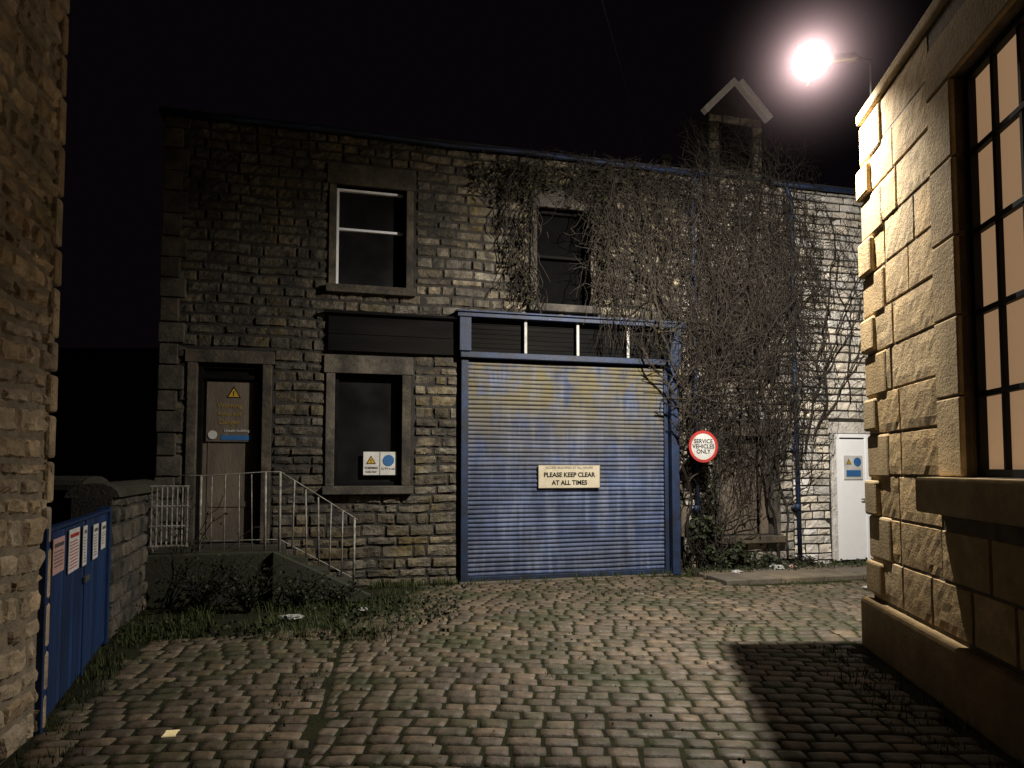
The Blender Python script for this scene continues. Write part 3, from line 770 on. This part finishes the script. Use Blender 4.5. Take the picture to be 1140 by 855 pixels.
# ------------------------------------------------------------------ litter
def crumple(name,x,y,z,s,m,label,fl=.4):
    bpy.ops.mesh.primitive_ico_sphere_add(subdivisions=3,radius=s,location=(x,y,z+s*fl*.5))
    o=bpy.context.object; o.name=name
    for v in o.data.vertices:
        n=noise.noise(v.co*(2.5/s)+Vector((x*9,y,0))); k=1+.55*n; v.co=Vector((v.co.x*k*1.3,v.co.y*k,v.co.z*k*fl))
    o.data.materials.append(m); o.rotation_euler=(0,0,R(0,6)); thing(o,label,'litter','litter on the ground')
crumple('crumpled_wrapper',-2.24,7.0,.03,.08,M_litter,'crumpled white wrapper lying on the verge',.25)
crumple('crumpled_wrapper',-1.6,7.45,.02,.05,M_litter,'small white scrap on weedy cobbles',.25)
q=FW(8.3,-.35,.06); crumple('crumpled_wrapper',q.x,q.y,.06,.08,M_litter,'crumpled plastic bag beside the pavement wall',.5)
q=FW(8.6,-.3,.06); crumple('crumpled_wrapper',q.x,q.y,.06,.05,M_pink,'small pink wrapper beside the pavement wall',.5)
q=FW(7.5,-.55,.06); crumple('crumpled_wrapper',q.x,q.y,.06,.06,M_litter,'pale plastic scrap below the ivy',.4)
crumple('crumpled_wrapper',4.6,8.9,.0,.05,M_litter,'pale scrap on the cobbles',.3)
g=MB()
for i in range(4): g.box(-.032+i*.018,-.020+i*.018,-.04,.04,0,.006,.8)
g.box(-.036,.040,-.046,-.04,0,.006); g.box(-.036,.040,.04,.046,0,.006)
thing(g.build('road_stud',mat('yellow_stud_glint',(.8,.66,.3),rough=.4,emit=(1,.8,.45),es=.3),None,Matrix.Translation((-1.98,4.04,.008))@Matrix.Rotation(.2,4,'Z')),'small bright yellow slotted marker set in cobbles','road marker')  # slight emission stands in for the reflector's glint

# ------------------------------------------------------------------ lamp
LP=Vector((2.75,6.10,5.29))
la=empty('wall_lamp',Matrix.Translation(LP),'glaring floodlight on bracket above the stone building corner','lamp')
aim=Vector((.07,.48,-.875)).normalized(); 
rot=aim.to_track_quat('-Z','Y').to_matrix().to_4x4()
g=MB(); vs=[];fs=[];nn=16;mm=8
for j in range(mm+1):
    ph=math.pi*(j/mm-.5)
    for i in range(nn): vs.append((.145*math.cos(ph)*math.cos(2*math.pi*i/nn),.145*math.cos(ph)*math.sin(2*math.pi*i/nn),.13*math.sin(ph)))
for j in range(mm):
    for i in range(nn): fs.append((j*nn+i,j*nn+(i+1)%nn,(j+1)*nn+(i+1)%nn,(j+1)*nn+i))
g.add(vs,fs); g.build('lens',M_lens,la,smooth=True)
g=MB(); g.tube([(.12,.0,.0),(.20,.0,.01),(.38,-.03,.015),(.42,-.03,.01)],[.03,.045,.04,.02],10); g.build('housing',M_metal,la,smooth=True)
rod('bracket',M_black,la,[(.40,-.03,.01),(.56,.02,.01),(.58,.05,-.02),(.58,.06,-.56)],.014,8)
SP=Vector((-.01,.06,-.140))
g=MB()
# added plate under the spot, cut to throw the ground shadow along the street wall
k=.6; p=[(-.0170*k,.0),(.0085*k,.0),(-.0055*k,-.085*k),(-.0335*k,-.085*k)]
g.add([(SP.x+a,SP.y+b,SP.z-.100*k) for a,b in p]+[(SP.x+a,SP.y+b,SP.z-.100*k-.004) for a,b in p],[(0,3,2,1),(4,5,6,7),(0,1,5,4),(1,2,6,5),(2,3,7,6),(3,0,4,7)])
g.tube([(SP.x-.012,SP.y-.048,SP.z-.06),(SP.x-.012,SP.y-.06,-.10)],.002,5); g.build('shadow_plate',M_whited,la)
ld=bpy.data.lights.new('lamp_light','SPOT'); ld.energy=2150; ld.color=(1,.925,.82); ld.spot_size=math.radians(174); ld.spot_blend=.75; ld.shadow_soft_size=.001
lo=link(bpy.data.objects.new('lamp_light',ld)); lo.parent=la; lo.matrix_basis=Matrix.Translation(SP)@rot
# self-glowing ball added as the lamp's glare: emission falls off with distance
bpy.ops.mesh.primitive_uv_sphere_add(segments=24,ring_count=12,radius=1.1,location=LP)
o=bpy.context.object; o.name='lamp_glow'; o['kind']='stuff'
m=bpy.data.materials.new('lamp_glow_volume'); m.use_nodes=True; Nn=m.node_tree.nodes; Ln=m.node_tree.links; Nn.clear()
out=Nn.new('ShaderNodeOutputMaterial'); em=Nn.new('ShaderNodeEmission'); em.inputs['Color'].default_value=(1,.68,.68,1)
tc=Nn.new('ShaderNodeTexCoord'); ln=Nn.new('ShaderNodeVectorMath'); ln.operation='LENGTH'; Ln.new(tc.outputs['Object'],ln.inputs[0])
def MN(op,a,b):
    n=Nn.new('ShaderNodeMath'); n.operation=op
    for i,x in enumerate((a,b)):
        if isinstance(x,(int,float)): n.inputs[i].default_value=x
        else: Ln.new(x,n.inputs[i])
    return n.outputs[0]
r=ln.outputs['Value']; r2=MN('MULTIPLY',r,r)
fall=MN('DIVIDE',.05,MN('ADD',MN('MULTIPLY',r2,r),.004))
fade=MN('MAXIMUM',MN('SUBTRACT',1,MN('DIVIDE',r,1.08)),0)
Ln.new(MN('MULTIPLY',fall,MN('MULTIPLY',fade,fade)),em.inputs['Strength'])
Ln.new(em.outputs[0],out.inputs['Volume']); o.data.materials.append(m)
try: m.cycles.volume_step_rate=2.5
except Exception: pass
# overhead cable
g=MB(); a=Vector((2.03,10.04,6.12)); b=Vector((.79,5.8,5.65)); c=b+(b-a)*1.4
pts=[a.lerp(c,t/14) for t in range(15)]; g.tube(pts,.004,4)
thing(g.build('overhead_cable',M_black),'thin black cable strung from the workshop eaves','cable')

# ------------------------------------------------------------------ world, camera
W=bpy.data.worlds.new('World'); scene.world=W; W.use_nodes=True
bg=W.node_tree.nodes['Background']; bg.inputs[0].default_value=(.62,.42,.60,1); bg.inputs[1].default_value=.0032
cd=bpy.data.cameras.new('camera'); cd.sensor_width=36; cd.lens=24; cd.shift_y=.0478; cd.clip_end=300; cd.clip_start=.05
co=link(bpy.data.objects.new('camera',cd)); co.location=(0,0,1.55); co.rotation_euler=(math.radians(92.9),0,0); scene.camera=co
scene.view_settings.view_transform='Standard'; scene.view_settings.look='None'; scene.view_settings.exposure=0
